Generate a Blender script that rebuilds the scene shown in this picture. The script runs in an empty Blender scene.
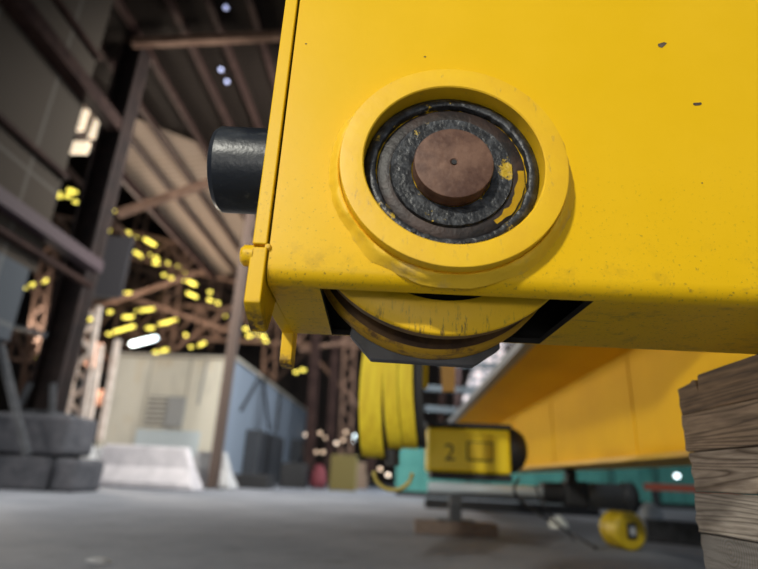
import bpy, bmesh, math, random
from mathutils import Vector, Matrix, noise
R = math.radians; PI = math.pi
random.seed(7)
C = bpy.context.scene.collection

# ------------------------------------------------------------------ camera
H = .42; FPX = 530.0
cam = bpy.data.cameras.new('camera'); camo = bpy.data.objects.new('camera', cam); C.objects.link(camo)
cam.sensor_width = 36; cam.lens = FPX/758*36; cam.clip_start = .02; cam.clip_end = 300
M3 = Matrix.Rotation(R(2.9), 3, 'Z') @ Matrix.Rotation(R(110), 3, 'X') @ Matrix.Rotation(R(2.6), 3, 'Z')
camo.matrix_world = Matrix.Translation((0, 0, H)) @ M3.to_4x4()
cam.dof.use_dof = True; cam.dof.focus_distance = .74; cam.dof.aperture_fstop = 2.3
bpy.context.scene.camera = camo
# ------------------------------------------------------------------ world, lights, exposure
w = bpy.data.worlds.new('world'); bpy.context.scene.world = w; w.use_nodes = True
bg = w.node_tree.nodes['Background']; bg.inputs[0].default_value = (.80, .90, 1.0, 1); bg.inputs[1].default_value = .22
def area(name, loc, target, size, power, col):
    l = bpy.data.lights.new(name, 'AREA'); l.shape = 'RECTANGLE'; l.size, l.size_y = size; l.energy = power; l.color = col
    o = bpy.data.objects.new(name, l); C.objects.link(o); o.location = loc
    o.rotation_euler = (Vector(target)-Vector(loc)).to_track_quat('-Z', 'Y').to_euler(); return o
area('key_window_light', (-2.2, -4.0, 3.6), (.15, .6, .9), (.38, .38), 300, (1.0, .97, .86))
area('front_fill_light', (-.4, -3.4, .35), (.1, .7, .75), (.9, .6), 26, (1.0, .97, .9))  # added low fill from the camera side, brightens the wheel flange
area('far_roof_fill_light', (-13.5, 19, 4.2), (-6, 14.0, 9.2), (4, 3), 2900, (1.0, .86, .70))  # added fill from the left, aimed up at the far roof
area('booth_side_fill_light', (3.0, 17, 4.5), (-5, 20, 2), (3, 3), 750, (.85, .93, 1.0))  # unseen fill added to lift the booth's side wall
area('booth_front_fill_light', (-1.2, 9, 7.2), (-7.4, 17, 1.5), (1.5, 1.5), 1150, (1.0, .97, .90))  # added fill hidden behind the truck, brightens the booth front
area('girder_fill_light', (-6.5, 4.5, 2.6), (1.3, 4.2, .9), (1.4, 1.4), 400, (1.0, .94, .85))  # added fill from the left so the girder web comes out bright
vs = bpy.context.scene.view_settings
vs.view_transform = 'Standard'; vs.look = 'None'; vs.gamma = 1; vs.use_curve_mapping = False; vs.exposure = 0.0

# ------------------------------------------------------------------ placing helpers (photo pixel -> point on a real plane)
def ray(x, y): return M3 @ Vector(((x-379)/FPX, -(y-284.5)/FPX, -1))
def at(x, y, Y): d = ray(x, y); return Vector((0, 0, H)) + d*(Y/d.y)
def atz(x, y, z=0): d = ray(x, y); return Vector((0, 0, H)) + d*((z-H)/d.z)
def atx(x, y, X): d = ray(x, y); return Vector((0, 0, H)) + d*(X/d.x)

# ------------------------------------------------------------------ materials
def mat(name, base, rough=.6, metal=0, var=None, scale=6, bump=0, bscale=40, emit=None, spec=.5, coat=0, dist=0, lo=.4, hi=.65, stretch=(1, 1, 1)):
    m = bpy.data.materials.new(name); m.use_nodes = True; nt = m.node_tree; N = nt.nodes; L = nt.links
    b = N['Principled BSDF']; b.inputs['Base Color'].default_value = (*base, 1); b.inputs['Roughness'].default_value = rough
    b.inputs['Metallic'].default_value = metal; b.inputs['Specular IOR Level'].default_value = spec; b.inputs['Coat Weight'].default_value = coat
    tc = N.new('ShaderNodeTexCoord'); mp = N.new('ShaderNodeMapping'); mp.inputs['Scale'].default_value = stretch
    L.new(tc.outputs['Object'], mp.inputs[0]); m['mp'] = mp.name
    if var:
        n = N.new('ShaderNodeTexNoise'); n.inputs['Scale'].default_value = scale; n.inputs['Detail'].default_value = 8; n.inputs['Roughness'].default_value = .65
        n.inputs['Distortion'].default_value = dist; L.new(mp.outputs[0], n.inputs['Vector'])
        r = N.new('ShaderNodeValToRGB'); r.color_ramp.elements[0].position = lo; r.color_ramp.elements[1].position = hi
        r.color_ramp.elements[0].color = (*base, 1); r.color_ramp.elements[1].color = (*var, 1)
        L.new(n.outputs['Fac'], r.inputs[0]); L.new(r.outputs[0], b.inputs['Base Color'])
    if bump:
        n2 = N.new('ShaderNodeTexNoise'); n2.inputs['Scale'].default_value = bscale; n2.inputs['Detail'].default_value = 6; L.new(mp.outputs[0], n2.inputs['Vector'])
        bp = N.new('ShaderNodeBump'); bp.inputs['Strength'].default_value = bump; bp.inputs['Distance'].default_value = .002
        L.new(n2.outputs['Fac'], bp.inputs['Height']); L.new(bp.outputs[0], b.inputs['Normal'])
    if emit:
        b.inputs['Emission Color'].default_value = (*base, 1); b.inputs['Emission Strength'].default_value = emit
    return m
def overlay(m, col, tex='NOISE', scale=30, lo=.6, hi=.68, maskaxis=None, a=0, b=1, stretch=(1, 1, 1), fac=1.0, rough=None, detail=8):
    """mix a second colour over a material by a noise mask, optionally limited to a band of an object axis"""
    nt = m.node_tree; N = nt.nodes; L = nt.links; bs = N['Principled BSDF']; inp = bs.inputs['Base Color']
    tc = N.new('ShaderNodeTexCoord'); mp = N.new('ShaderNodeMapping'); mp.inputs['Scale'].default_value = stretch; L.new(tc.outputs['Object'], mp.inputs[0])
    t = N.new('ShaderNodeTexNoise'); t.inputs['Scale'].default_value = scale; t.inputs['Detail'].default_value = detail; t.inputs['Roughness'].default_value = .7; L.new(mp.outputs[0], t.inputs['Vector'])
    mr = N.new('ShaderNodeMapRange'); mr.inputs[1].default_value = lo; mr.inputs[2].default_value = hi; mr.inputs[4].default_value = fac; L.new(t.outputs['Fac'], mr.inputs[0])
    f = mr.outputs[0]
    if maskaxis is not None:
        s = N.new('ShaderNodeSeparateXYZ'); L.new(tc.outputs['Object'], s.inputs[0])
        m2 = N.new('ShaderNodeMapRange'); m2.inputs[1].default_value = a; m2.inputs[2].default_value = b; L.new(s.outputs[maskaxis], m2.inputs[0])
        mu = N.new('ShaderNodeMath'); mu.operation = 'MULTIPLY'; L.new(f, mu.inputs[0]); L.new(m2.outputs[0], mu.inputs[1]); f = mu.outputs[0]
    mx = N.new('ShaderNodeMix'); mx.data_type = 'RGBA'; mx.inputs[7].default_value = (*col, 1)
    if inp.is_linked: L.new(inp.links[0].from_socket, mx.inputs[6])
    else: mx.inputs[6].default_value = inp.default_value
    L.new(f, mx.inputs[0]); L.new(mx.outputs[2], inp)
    return m

yel = mat('yellow_paint', (.79, .475, .001), .42, bump=.25, bscale=18, spec=.28, var=(.83, .50, .008), scale=3.2, lo=.42, hi=.75)
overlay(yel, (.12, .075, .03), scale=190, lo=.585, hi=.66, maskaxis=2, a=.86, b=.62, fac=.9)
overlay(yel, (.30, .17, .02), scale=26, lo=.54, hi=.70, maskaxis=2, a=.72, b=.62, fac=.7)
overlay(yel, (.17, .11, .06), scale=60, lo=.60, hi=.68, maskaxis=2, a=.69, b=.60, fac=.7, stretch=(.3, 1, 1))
yellug = mat('yellow_plate_paint', (.79, .47, .001), .45, spec=.28, bump=.25, bscale=18)
overlay(yellug, (.10, .055, .03), scale=60, lo=.40, hi=.55, maskaxis=2, a=.612, b=.588)
overlay(yellug, (.25, .15, .03), scale=45, lo=.58, hi=.68, fac=.6)
yel2 = mat('yellow_ring_paint', (.86, .52, .006), .5, bump=.3, bscale=60, var=(.80, .46, .01), scale=9)
overlay(yel2, (.30, .20, .08), scale=120, lo=.60, hi=.72, fac=.6, stretch=(1, 1, .35))
weldm = mat('painted_weld', (.84, .52, .02), .6, bump=.8, bscale=70, var=(.45, .33, .16), scale=13, lo=.52, hi=.72)
yelw = mat('yellow_wheel_paint', (.92, .55, .006), .5, bump=.3, bscale=50)
overlay(yelw, (.20, .12, .03), scale=90, lo=.55, hi=.64, maskaxis=2, a=-.15, b=-.19, fac=.9, stretch=(2, 1, .4))
treadm = mat('rusty_tread_and_shade', (.055, .026, .012), .55, metal=.3, var=(.16, .08, .02), scale=14, bump=.4)  # tread rust, also used as the shade tone on the back flange
rimm = mat('worn_flange_rim', (.30, .15, .02), .55, var=(.08, .045, .02), scale=25, bump=.3)
blackm = mat('black_rubber', (.007, .010, .017), .36, var=(.05, .055, .06), scale=45, lo=.6, hi=.72, bump=.4, bscale=90)
overlay(blackm, (.10, .11, .12), scale=7, lo=.55, hi=.7, fac=.4)
grease = mat('black_grease', (.014, .015, .018), .38, var=(.085, .09, .10), scale=75, lo=.48, hi=.72, bump=1.0, bscale=130)
overlay(grease, (.55, .36, .02), scale=22, lo=.60, hi=.63, fac=.9)
seal = mat('worn_seal_steel', (.018, .015, .015), .5, metal=.1, var=(.065, .038, .030), scale=9, lo=.45, hi=.65, bump=.6, bscale=140)
rust = mat('rusty_pin_steel', (.085, .036, .022), .6, metal=.15, var=(.19, .10, .065), scale=22, lo=.40, hi=.62, bump=.5, bscale=120)
overlay(rust, (.30, .20, .15), scale=38, lo=.66, hi=.74, fac=.6)
dsteel = mat('dark_steel', (.035, .038, .045), .5, metal=.3, var=(.08, .085, .095), scale=12, bump=.3)
darkm = mat('matt_black', (.015, .015, .017), .6)
yfar = mat('girder_yellow', (.86, .50, .01), .65, var=(.80, .45, .01), scale=1.6, spec=.12)
ybright = mat('bright_yellow', (.90, .66, .01), .4)
yfab = mat('webbing_yellow', (.88, .68, .03), .7, var=(.74, .52, .02), scale=40, stretch=(1, 1, .1))
greym = mat('grey_rail_paint', (.22, .25, .29), .5)
silver = mat('galvanised_tube', (.50, .56, .60), .45, metal=.1)
teal = mat('teal_paint', (.065, .28, .26), .6, var=(.10, .36, .33), scale=2)
rustred = mat('red_oxide_steel', (.020, .010, .009), .75, var=(.040, .022, .018), scale=4)
brownst = mat('brown_steel', (.12, .07, .05), .7, var=(.20, .125, .09), scale=3)
palest = mat('pale_steel', (.75, .66, .60), .6, var=(.5, .4, .33), scale=4)
conc = mat('grey_concrete', (.055, .058, .07), .9, var=(.10, .10, .115), scale=5, bump=.6, bscale=20)
whitec = mat('white_concrete', (.62, .59, .62), .85, var=(.48, .46, .49), scale=4)
paleb = mat('pale_block_paint', (.52, .52, .52), .85, var=(.40, .40, .42), scale=5)
glowy = mat('yellow_lamp_glow', (1.0, .84, .13), emit=2.2)
gloww = mat('white_lamp_glow', (.80, .95, 1.0), emit=4)
glowp = mat('warm_white_glow', (1.0, .80, .62), emit=2.5)
glowr = mat('red_lamp_glow', (1.0, .12, .07), emit=5)
redm = mat('red_cloth', (.16, .03, .04), .8)

for m_ in (rustred, brownst): m_.node_tree.nodes['Principled BSDF'].inputs['Specular IOR Level'].default_value = .12
def brickmat(name, c1, c2, mortar, sx, sy, mort=.03, rough=.85, plane='YZ'):
    m = mat(name, c1, rough); nt = m.node_tree; N = nt.nodes; L = nt.links
    tc = N.new('ShaderNodeTexCoord'); s = N.new('ShaderNodeSeparateXYZ'); c = N.new('ShaderNodeCombineXYZ'); L.new(tc.outputs['Object'], s.inputs[0])
    i = {'X': 0, 'Y': 1, 'Z': 2}; L.new(s.outputs[i[plane[0]]], c.inputs[0]); L.new(s.outputs[i[plane[1]]], c.inputs[1])
    b = N.new('ShaderNodeTexBrick'); L.new(c.outputs[0], b.inputs['Vector']); b.offset = 0
    b.inputs['Scale'].default_value = 1; b.inputs['Brick Width'].default_value = sx; b.inputs['Row Height'].default_value = sy
    b.inputs['Mortar Size'].default_value = mort; b.inputs['Color1'].default_value = (*c1, 1); b.inputs['Color2'].default_value = (*c2, 1); b.inputs['Mortar'].default_value = (*mortar, 1)
    L.new(b.outputs[0], N['Principled BSDF'].inputs['Base Color']); return m
panelm = brickmat('grey_wall_panels', (.056, .046, .038), (.046, .040, .034), (.085, .077, .069), 1.3, 2.2, .03)
panelb = brickmat('blue_grey_wall_panels', (.075, .085, .10), (.068, .078, .09), (.12, .125, .13), 1.3, 2.2, .03)
boothm = brickmat('white_booth_sheets', (.62, .58, .48), (.55, .52, .45), (.38, .35, .28), 1.3, 6, .03, plane='XZ')
overlay(boothm, (.50, .32, .10), scale=.7, lo=.55, hi=.72, fac=.6)
overlay(boothm, (.30, .28, .24), scale=1.4, lo=.5, hi=.7, fac=.6, stretch=(1, 1, .2))
sidem = brickmat('blue_booth_sheets', (.22, .26, .32), (.19, .23, .28), (.10, .12, .14), 3.2, 6, .05)

def wavemat(name, c1, c2, scale, axis='Y', rough=.7):
    m = mat(name, c1, rough); nt = m.node_tree; N = nt.nodes; L = nt.links
    tc = N.new('ShaderNodeTexCoord'); wv = N.new('ShaderNodeTexWave'); wv.bands_direction = axis; wv.inputs['Scale'].default_value = scale
    L.new(tc.outputs['Object'], wv.inputs['Vector']); mx = N.new('ShaderNodeMix'); mx.data_type = 'RGBA'
    mx.inputs[6].default_value = (*c1, 1); mx.inputs[7].default_value = (*c2, 1); L.new(wv.outputs['Fac'], mx.inputs[0]); L.new(mx.outputs[2], N['Principled BSDF'].inputs['Base Color'])
    return m
lit_tanm = wavemat('lit_roof_tan', (.40, .31, .24), (.29, .22, .17), 1.3)  # paler roof tone with the far-end light put into the colour
roofm = wavemat('brown_roof_sheet', (.030, .022, .018), (.020, .015, .012), 2.2)

for m_ in (roofm, lit_tanm, panelm, panelb): m_.node_tree.nodes['Principled BSDF'].inputs['Specular IOR Level'].default_value = .1
# floor
floorm = mat('dusty_concrete_floor', (.145, .158, .19), .85, var=(.225, .24, .275), scale=.9, lo=.35, hi=.65, bump=1.0, bscale=9)
overlay(floorm, (.045, .045, .05), scale=.55, lo=.56, hi=.66, fac=.8, stretch=(.5, 1, 1))
overlay(floorm, (.075, .075, .08), scale=4, lo=.55, hi=.75, fac=.6)
floorm.node_tree.nodes['Bump'].inputs['Distance'].default_value = .01

def woodmat(name, c1, c2, seed, axis='Y', end=False, dark=(.03, .022, .016), ctr=(0, 0)):
    m = mat(name, c1, .8); nt = m.node_tree; N = nt.nodes; L = nt.links; bs = N['Principled BSDF']
    tc = N.new('ShaderNodeTexCoord'); mp = N.new('ShaderNodeMapping')
    mp.inputs['Location'].default_value = (seed*1.7, seed*.37, seed*.11)
    mp.inputs['Scale'].default_value = (1, .04 if seed < 1.5 else (.085, .07, .05)[int(seed/2.3) % 3], 1) if not end else (.12, 1, 1)
    L.new(tc.outputs['Object'], mp.inputs[0])
    n = N.new('ShaderNodeTexNoise'); n.inputs['Scale'].default_value = 12; n.inputs['Detail'].default_value = 2.2; n.inputs['Roughness'].default_value = .35; L.new(mp.outputs[0], n.inputs['Vector'])
    s = N.new('ShaderNodeMath'); s.operation = 'MULTIPLY'; s.inputs[1].default_value = 26 if seed < 1.5 else 25; L.new(n.outputs['Fac'], s.inputs[0])
    src = s.outputs[0]
    if end:   # growth rings about a pith point
        sp = N.new('ShaderNodeMapping'); sp.inputs['Location'].default_value = (0, -ctr[0], -ctr[1]); L.new(tc.outputs['Object'], sp.inputs[0])
        sp.inputs['Scale'].default_value = (0, 1, 1)
        ln = N.new('ShaderNodeVectorMath'); ln.operation = 'LENGTH'; L.new(sp.outputs[0], ln.inputs[0])
        k = N.new('ShaderNodeMath'); k.operation = 'MULTIPLY'; k.inputs[1].default_value = 150; L.new(ln.outputs['Value'], k.inputs[0])
        k2 = N.new('ShaderNodeMath'); k2.operation = 'ADD'; L.new(k.outputs[0], k2.inputs[0]); L.new(n.outputs['Fac'], k2.inputs[1]); src = k2.outputs[0]
    fr = N.new('ShaderNodeMath'); fr.operation = 'FRACT'; L.new(src, fr.inputs[0])
    r = N.new('ShaderNodeValToRGB'); e = r.color_ramp.elements
    e[0].position = 0; e[0].color = (*c2, 1); e[1].position = 1; e[1].color = (*c2, 1)
    q = e.new(.45); q.color = (*c1, 1); q = e.new(.80); q.color = (*dark, 1); q = e.new(.86); q.color = (*[a*.55+b*.45 for a, b in zip(dark, c2)], 1)
    L.new(fr.outputs[0], r.inputs[0])
    f = N.new('ShaderNodeTexNoise'); f.inputs['Scale'].default_value = 160; f.inputs['Detail'].default_value = 4
    mp2 = N.new('ShaderNodeMapping'); mp2.inputs['Scale'].default_value = (1, .08, 1); L.new(tc.outputs['Object'], mp2.inputs[0]); L.new(mp2.outputs[0], f.inputs['Vector'])
    mx = N.new('ShaderNodeMix'); mx.data_type = 'RGBA'; mx.blend_type = 'MULTIPLY'; mx.inputs[0].default_value = .85
    rr = N.new('ShaderNodeValToRGB'); rr.color_ramp.elements[0].position = .32; rr.color_ramp.elements[0].color = (.5, .48, .46, 1); rr.color_ramp.elements[1].position = .6
    L.new(f.outputs['Fac'], rr.inputs[0]); L.new(r.outputs[0], mx.inputs[6]); L.new(rr.outputs[0], mx.inputs[7]); L.new(mx.outputs[2], bs.inputs['Base Color'])
    bp = N.new('ShaderNodeBump'); bp.inputs['Strength'].default_value = .6; bp.inputs['Distance'].default_value = .003; L.new(mx.outputs[2], bp.inputs['Height']); L.new(bp.outputs[0], bs.inputs['Normal'])
    return m

# ------------------------------------------------------------------ mesh helpers
def obj(name, bm, m, parent=None, smooth=False):
    me = bpy.data.meshes.new(name); bmesh.ops.recalc_face_normals(bm, faces=bm.faces[:]); bm.to_mesh(me); bm.free()
    me.materials.append(m)
    if smooth:
        for p in me.polygons: p.use_smooth = True
    o = bpy.data.objects.new(name, me); C.objects.link(o)
    if parent: o.parent = parent
    return o
def tag(o, label, cat, group=None, kind=None):
    o['label'] = label; o['category'] = cat
    if group: o['group'] = group
    if kind: o['kind'] = kind
    return o
def thing(name, label, cat, loc=(0, 0, 0), rz=0, group=None):
    o = bpy.data.objects.new(name, None); C.objects.link(o); o.empty_display_size = .05
    o.location = loc; o.rotation_euler = (0, 0, rz); return tag(o, label, cat, group)
def struct(name, bm, m): o = obj(name, bm, m); o['kind'] = 'structure'; return o
def sharp(o, ang=35):
    me = o.data
    for p in me.polygons: p.use_smooth = True
    b = bmesh.new(); b.from_mesh(me)
    for e in b.edges:
        if len(e.link_faces) == 2 and e.calc_face_angle(0) > R(ang): e.smooth = False
        if len(e.link_faces) != 2: e.smooth = False
    b.to_mesh(me); b.free(); return o
def bevel(o, wd=.002, seg=2):
    mod = o.modifiers.new('bevel', 'BEVEL'); mod.width = wd; mod.segments = seg; mod.limit_method = 'ANGLE'; mod.angle_limit = R(40); return o
def addbox(bm, lo, hi, mtx=None):
    r = bmesh.ops.create_cube(bm, size=1)['verts']
    for v in r:
        v.co = Vector([(lo[i]+hi[i])/2+v.co[i]*(hi[i]-lo[i]) for i in range(3)])
        if mtx: v.co = mtx @ v.co
    return r
def box(lo, hi): bm = bmesh.new(); addbox(bm, lo, hi); return bm
def addbar(bm, a, b, wx, wy=None, up=(0, 0, 1)):
    a = Vector(a); b = Vector(b); d = b-a; wy = wy or wx
    z = d.normalized(); u = Vector(up)
    if abs(z.dot(u)) > .98: u = Vector((0, 1, 0))
    x = z.cross(u).normalized(); y = z.cross(x)
    vs_ = []
    for p in (a, b):
        for sx, sy in ((-1, -1), (1, -1), (1, 1), (-1, 1)): vs_.append(bm.verts.new(p+x*sx*wx/2+y*sy*wy/2))
    for f in ((0, 1, 2, 3), (4, 5, 6, 7), (0, 1, 5, 4), (1, 2, 6, 5), (2, 3, 7, 6), (3, 0, 4, 7)): bm.faces.new([vs_[i] for i in f])
def addtube(bm, pts, r, n=12, caps=True):
    pts = [Vector(p) for p in pts]; rings = []
    for i, p in enumerate(pts):
        d = (pts[min(i+1, len(pts)-1)]-pts[max(i-1, 0)]).normalized(); u = Vector((0, 0, 1)) if abs(d.z) < .95 else Vector((0, 1, 0))
        x = d.cross(u).normalized(); y = d.cross(x); rr = r[i] if isinstance(r, (list, tuple)) else r
        rings.append([bm.verts.new(p+(x*math.cos(2*PI*k/n)+y*math.sin(2*PI*k/n))*rr) for k in range(n)])
    for a, b in zip(rings, rings[1:]):
        for k in range(n): bm.faces.new((a[k], a[(k+1) % n], b[(k+1) % n], b[k]))
    if caps: bm.faces.new(rings[0]); bm.faces.new(rings[-1])
def tube(pts, r, n=12): bm = bmesh.new(); addtube(bm, pts, r, n); return bm
def lathe(prof, axis='Y', n=96, closed=False, wob=None):
    """prof: list of (radius, along)"""
    bm = bmesh.new(); rings = []
    for r, t in prof:
        ring = []
        for k in range(n):
            a = 2*PI*k/n; rr = r*(1+(wob(a, r, t) if wob else 0)); c, s = rr*math.cos(a), rr*math.sin(a)
            ring.append(bm.verts.new({'Y': (c, t, s), 'X': (t, c, s), 'Z': (c, s, t)}[axis]))
        rings.append(ring)
    prs = list(zip(rings, rings[1:]))+([(rings[-1], rings[0])] if closed else [])
    for a, b in prs:
        for k in range(n): bm.faces.new((a[k], a[(k+1) % n], b[(k+1) % n], b[k]))
    if not closed:
        for rg, (r, t) in ((rings[0], prof[0]), (rings[-1], prof[-1])):
            bm.faces.new(rg)
    return bm
def prism(poly, a, b, plane='XZ'):
    bm = bmesh.new(); L_ = []
    for t in (a, b):
        L_.append([bm.verts.new({'XZ': (p[0], t, p[1]), 'YZ': (t, p[0], p[1]), 'XY': (p[0], p[1], t)}[plane]) for p in poly])
    n = len(poly); bm.faces.new(L_[0]); bm.faces.new(L_[1])
    for k in range(n): bm.faces.new((L_[0][k], L_[0][(k+1) % n], L_[1][(k+1) % n], L_[1][k]))
    return bm
def ibeam(bm, a, b, wd, dp, t=.03, up=(0, 1, 0)):
    """H section: web plus two flanges"""
    a = Vector(a); b = Vector(b); z = (b-a).normalized(); u = Vector(up); x = z.cross(u).normalized(); y = x.cross(z).normalized()
    addbar(bm, a, b, t, dp, up)
    for s in (-1, 1): addbar(bm, a+y*s*(dp/2-t/2), b+y*s*(dp/2-t/2), wd, t, up)

# ================================================================== SETTING
bm = bmesh.new(); bmesh.ops.create_grid(bm, x_segments=2, y_segments=2, size=60); bm.transform(Matrix.Translation((0, 30, 0)))
o = struct('floor', bm, floorm)

WX = -5.5
def roofz(x): return H+8.5+.15*(x+7.3)
def wy(px, py): return atx(px, py, WX)
YE = atx(88, 90, WX).y          # where the tall panels stop
z_eave = wy(111, 129).z; zl = wy(76, 257).z
bm = box((WX-.2, 0, zl-.6), (WX, YE, roofz(WX)-.02)); struct('wall_left', bm, panelm)
YL = atx(24, 290, WX).y
struct('wall_left_low', box((WX-.2, 0, wy(20, 345).z), (WX, YL, zl-.6)), panelb)
n_tr = [0]
def trim(bm, m): n_tr[0] += 1; return struct('trim_%d' % n_tr[0], bm, m)
def girt(p, y0, y1, h, d, m=rustred, X=WX):
    z = atx(*p, X).z; return trim(box((X+.01, y0, z-h/2), (X+d, y1, z+h/2)), m)
girt((104, 121), 2, 7.9, .26, .26)
girt((76, 257), 2, 8.45, .20, .22, m=mat('mauve_girt_paint', (.05, .03, .038), .7))
girt((60, 175), 2, YE, .07, .1)
girt((60, 270), 2, 8.45, .08, .12)
girt((88, 48), 2, YE, .09, .1)
# low dark screen hanging behind the column
q = at(80, 270, 12); q2 = at(121, 290, 12)
struct('wall_left_screen', box((q.x, 12, at(100, 297, 12).z), (q2.x, 12.1, at(110, 236, 12).z)), mat('dark_screen_sheet', (.032, .03, .035), .8))
# roof: slopes up to the right
def roofz(x): return H+8.5+.15*(x+7.3)
bm = bmesh.new(); v = [bm.verts.new(c) for c in ((-8.6, 0, roofz(-8.6)), (3.5, 0, roofz(3.5)), (3.5, 22, roofz(3.5)), (-8.6, 22, roofz(-8.6)))]; bm.faces.new(v)
bmesh.ops.solidify(bm, geom=bm.faces[:], thickness=.06); struct('ceiling', bm, roofm)
for X in (-8.5, -7.55, -6.75, -5.82, -4.84, -4.1, -3.3, -2.4, -1.5, -.6, .3, 1.2, 2.1, 3.0):
    trim(box((X-.07, 0, roofz(X)-(.34 if X < -8 else .15)), (X+.07, 22, roofz(X)-.03)), rustred)
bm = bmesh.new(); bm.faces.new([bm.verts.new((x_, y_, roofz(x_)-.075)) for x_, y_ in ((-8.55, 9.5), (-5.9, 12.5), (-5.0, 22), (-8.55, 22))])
bmesh.ops.solidify(bm, geom=bm.faces[:], thickness=.02); struct('ceiling_lit_area', bm, lit_tanm)  # pale sheet under the roof, painted as its lit far stretch
for Y in (21.7,):
    bm = bmesh.new(); ibeam(bm, (-7.3, Y, roofz(-7.3)-.5), (3.4, Y, roofz(3.4)-.5), .2, .3, up=(0, 0, 1)); trim(bm, rustred)
# struts
def strut(a, b, wd, m, label, name='steel_strut'):
    o = obj(name, tube([a, b], wd/2, 10), m) if False else None
    bm = bmesh.new(); addbar(bm, a, b, wd, wd); o = obj(name, bm, m); return tag(o, label, 'strut')
strut(at(133, 43, 8.5), at(300, 35, 8.6), .16, brownst, 'long rusty horizontal strut under the dark roof, from the top of the large left column')
strut(at(118, 214, 13.5), at(240, 172, 13.6), .2, brownst, 'rusty brown strut slanting up to the black bumper, below the lit tan stretch of the roof')
strut(at(132, 18, 9.0), at(172, 0, 9.1), .22, rustred, 'dark knee brace rising right from the top of the large left column')
# far shell
farm = mat('far_shed_brown', (.028, .021, .019), .9, var=(.06, .043, .035), scale=.5)
struct('wall_far', box((-34, 46, 0), (22, 46.3, 19)), farm)
struct('wall_far_left', box((-34.3, 14, 0), (-34, 46, 19)), farm)
struct('ceiling_far', box((-34, 22.3, 19.0), (22, 46, 19.2)), roofm)

# ================================================================== FAR TRUSS WORK
def truss(a, b, depth, bays, m, label, w=.12, name='lattice_truss', group=None):
    a = Vector(a); b = Vector(b); t = thing(name, label, 'truss', a, 0, group)
    L0 = Vector((0, 0, 0)); d = b-a; dn = Vector((0, 0, -depth))
    for q_, nm in ((L0, 'top_chord'), (dn, 'bottom_chord')):
        bm = bmesh.new(); addbar(bm, q_, q_+d, w*1.25); obj(nm, bm, m, t)
    for i in range(bays):
        p0 = d*(i/bays); p1 = d*((i+1)/bays)
        bm = bmesh.new()
        if i % 2: addbar(bm, p0, p1+dn, w)
        else: addbar(bm, p0+dn, p1, w)
        obj('diagonal', bm, m, t)
        bm = bmesh.new(); addbar(bm, p1, p1+dn, w*.8); obj('post', bm, m, t)
    return t
def laced(px0, px1, Y, wd, m, label, n=10, w=.12):
    """column of two chords with zigzag lacing; px0 base, px1 top"""
    a = at(*px0, Y); b = at(*px1, Y); t = thing('lattice_column', label, 'column', a)
    d = b-a
    for s, nm in ((-1, 'chord'), (1, 'chord')):
        bm = bmesh.new(); addbar(bm, (s*wd/2, 0, 0), d+Vector((s*wd/2, 0, 0)), w); obj(nm, bm, m, t)
    bm = bmesh.new()
    for i in range(n):
        s = 1 if i % 2 else -1
        addbar(bm, d*(i/n)+Vector((-s*wd/2, 0, 0)), d*((i+1)/n)+Vector((s*wd/2, 0, 0)), w*.8)
    obj('lacing', bm, m, t); return t
truss(at(8, 205, 23.2), at(262, 262, 23.8), 1.3, 14, brownst, 'nearest brown lattice truss crossing behind the large left column')
truss(at(60, 300, 24), at(420, 318, 25), 1.6, 18, brownst, 'brown lattice truss just above the white booth roof')
truss(at(40, 250, 28), at(300, 300, 30), 1.5, 16, brownst, 'brown lattice truss sloping down above the booth, under the row of yellow lights')
truss(at(100, 232, 34), at(330, 300, 38), 2.0, 16, brownst, 'farthest brown truss seen between the lights left of the yellow end plate')
truss(at(0, 330, 26), at(130, 345, 26), 1.4, 8, brownst, 'low brown truss behind the foot of the large left column')
k = 0
for (a, b, Y, wd, m, lab, n_) in [
    ((68, 452), (92, 306), 14.0, .42, palest, 'pale zigzag laced column just left of the white booth', 9),
    ((20, 440), (50, 240), 19, .5, mat('shaded_brown_steel', (.05, .03, .022), .8, spec=.1), 'brown laced column behind the large left column, at the photo\'s left edge', 12),
    ((165, 352), (190, 170), 24, .6, brownst, 'brown laced column rising behind the middle of the booth roof', 12),
    ((205, 350), (222, 240), 27, .6, brownst, 'narrow brown laced column behind the booth, near the thin grey column', 9),
    ((268, 380), (278, 260), 25, .6, brownst, 'brown laced column behind the dangling yellow end-plate foot', 9),
    ((345, 470), (350, 330), 24, .5, brownst, 'brown laced column between the booth and the hanging yellow webbing', 12),
    ((120, 350), (145, 200), 30, .7, brownst, 'distant brown laced column above the left corner of the booth', 10)]:
    laced(a, b, Y, wd, m, lab, n_)
for (a, b, Y, wd, m, lab) in [
    ((309, 472), (318, 300), 20, .32, rustred, 'dark post at the right end of the blue booth wall'),
    ((329, 474), (337, 320), 22, .32, rustred, 'dark post right of the booth, next to the pinkish lights'),
    ((371, 474), (366, 300), 18, .30, rustred, 'dark post partly hidden by the hanging yellow webbing'),
    ((84, 452), (101, 345), 13.6, .13, palest, 'pale upright left of the booth, left of the pair'),
    ((100, 440), (118, 340), 13.8, .13, palest, 'pale upright touching the booth corner, right of the pair')]:
    bm = bmesh.new(); addbar(bm, at(*a, Y), at(*b, Y), wd); tag(obj('steel_post', bm, m), lab, 'post')
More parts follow.
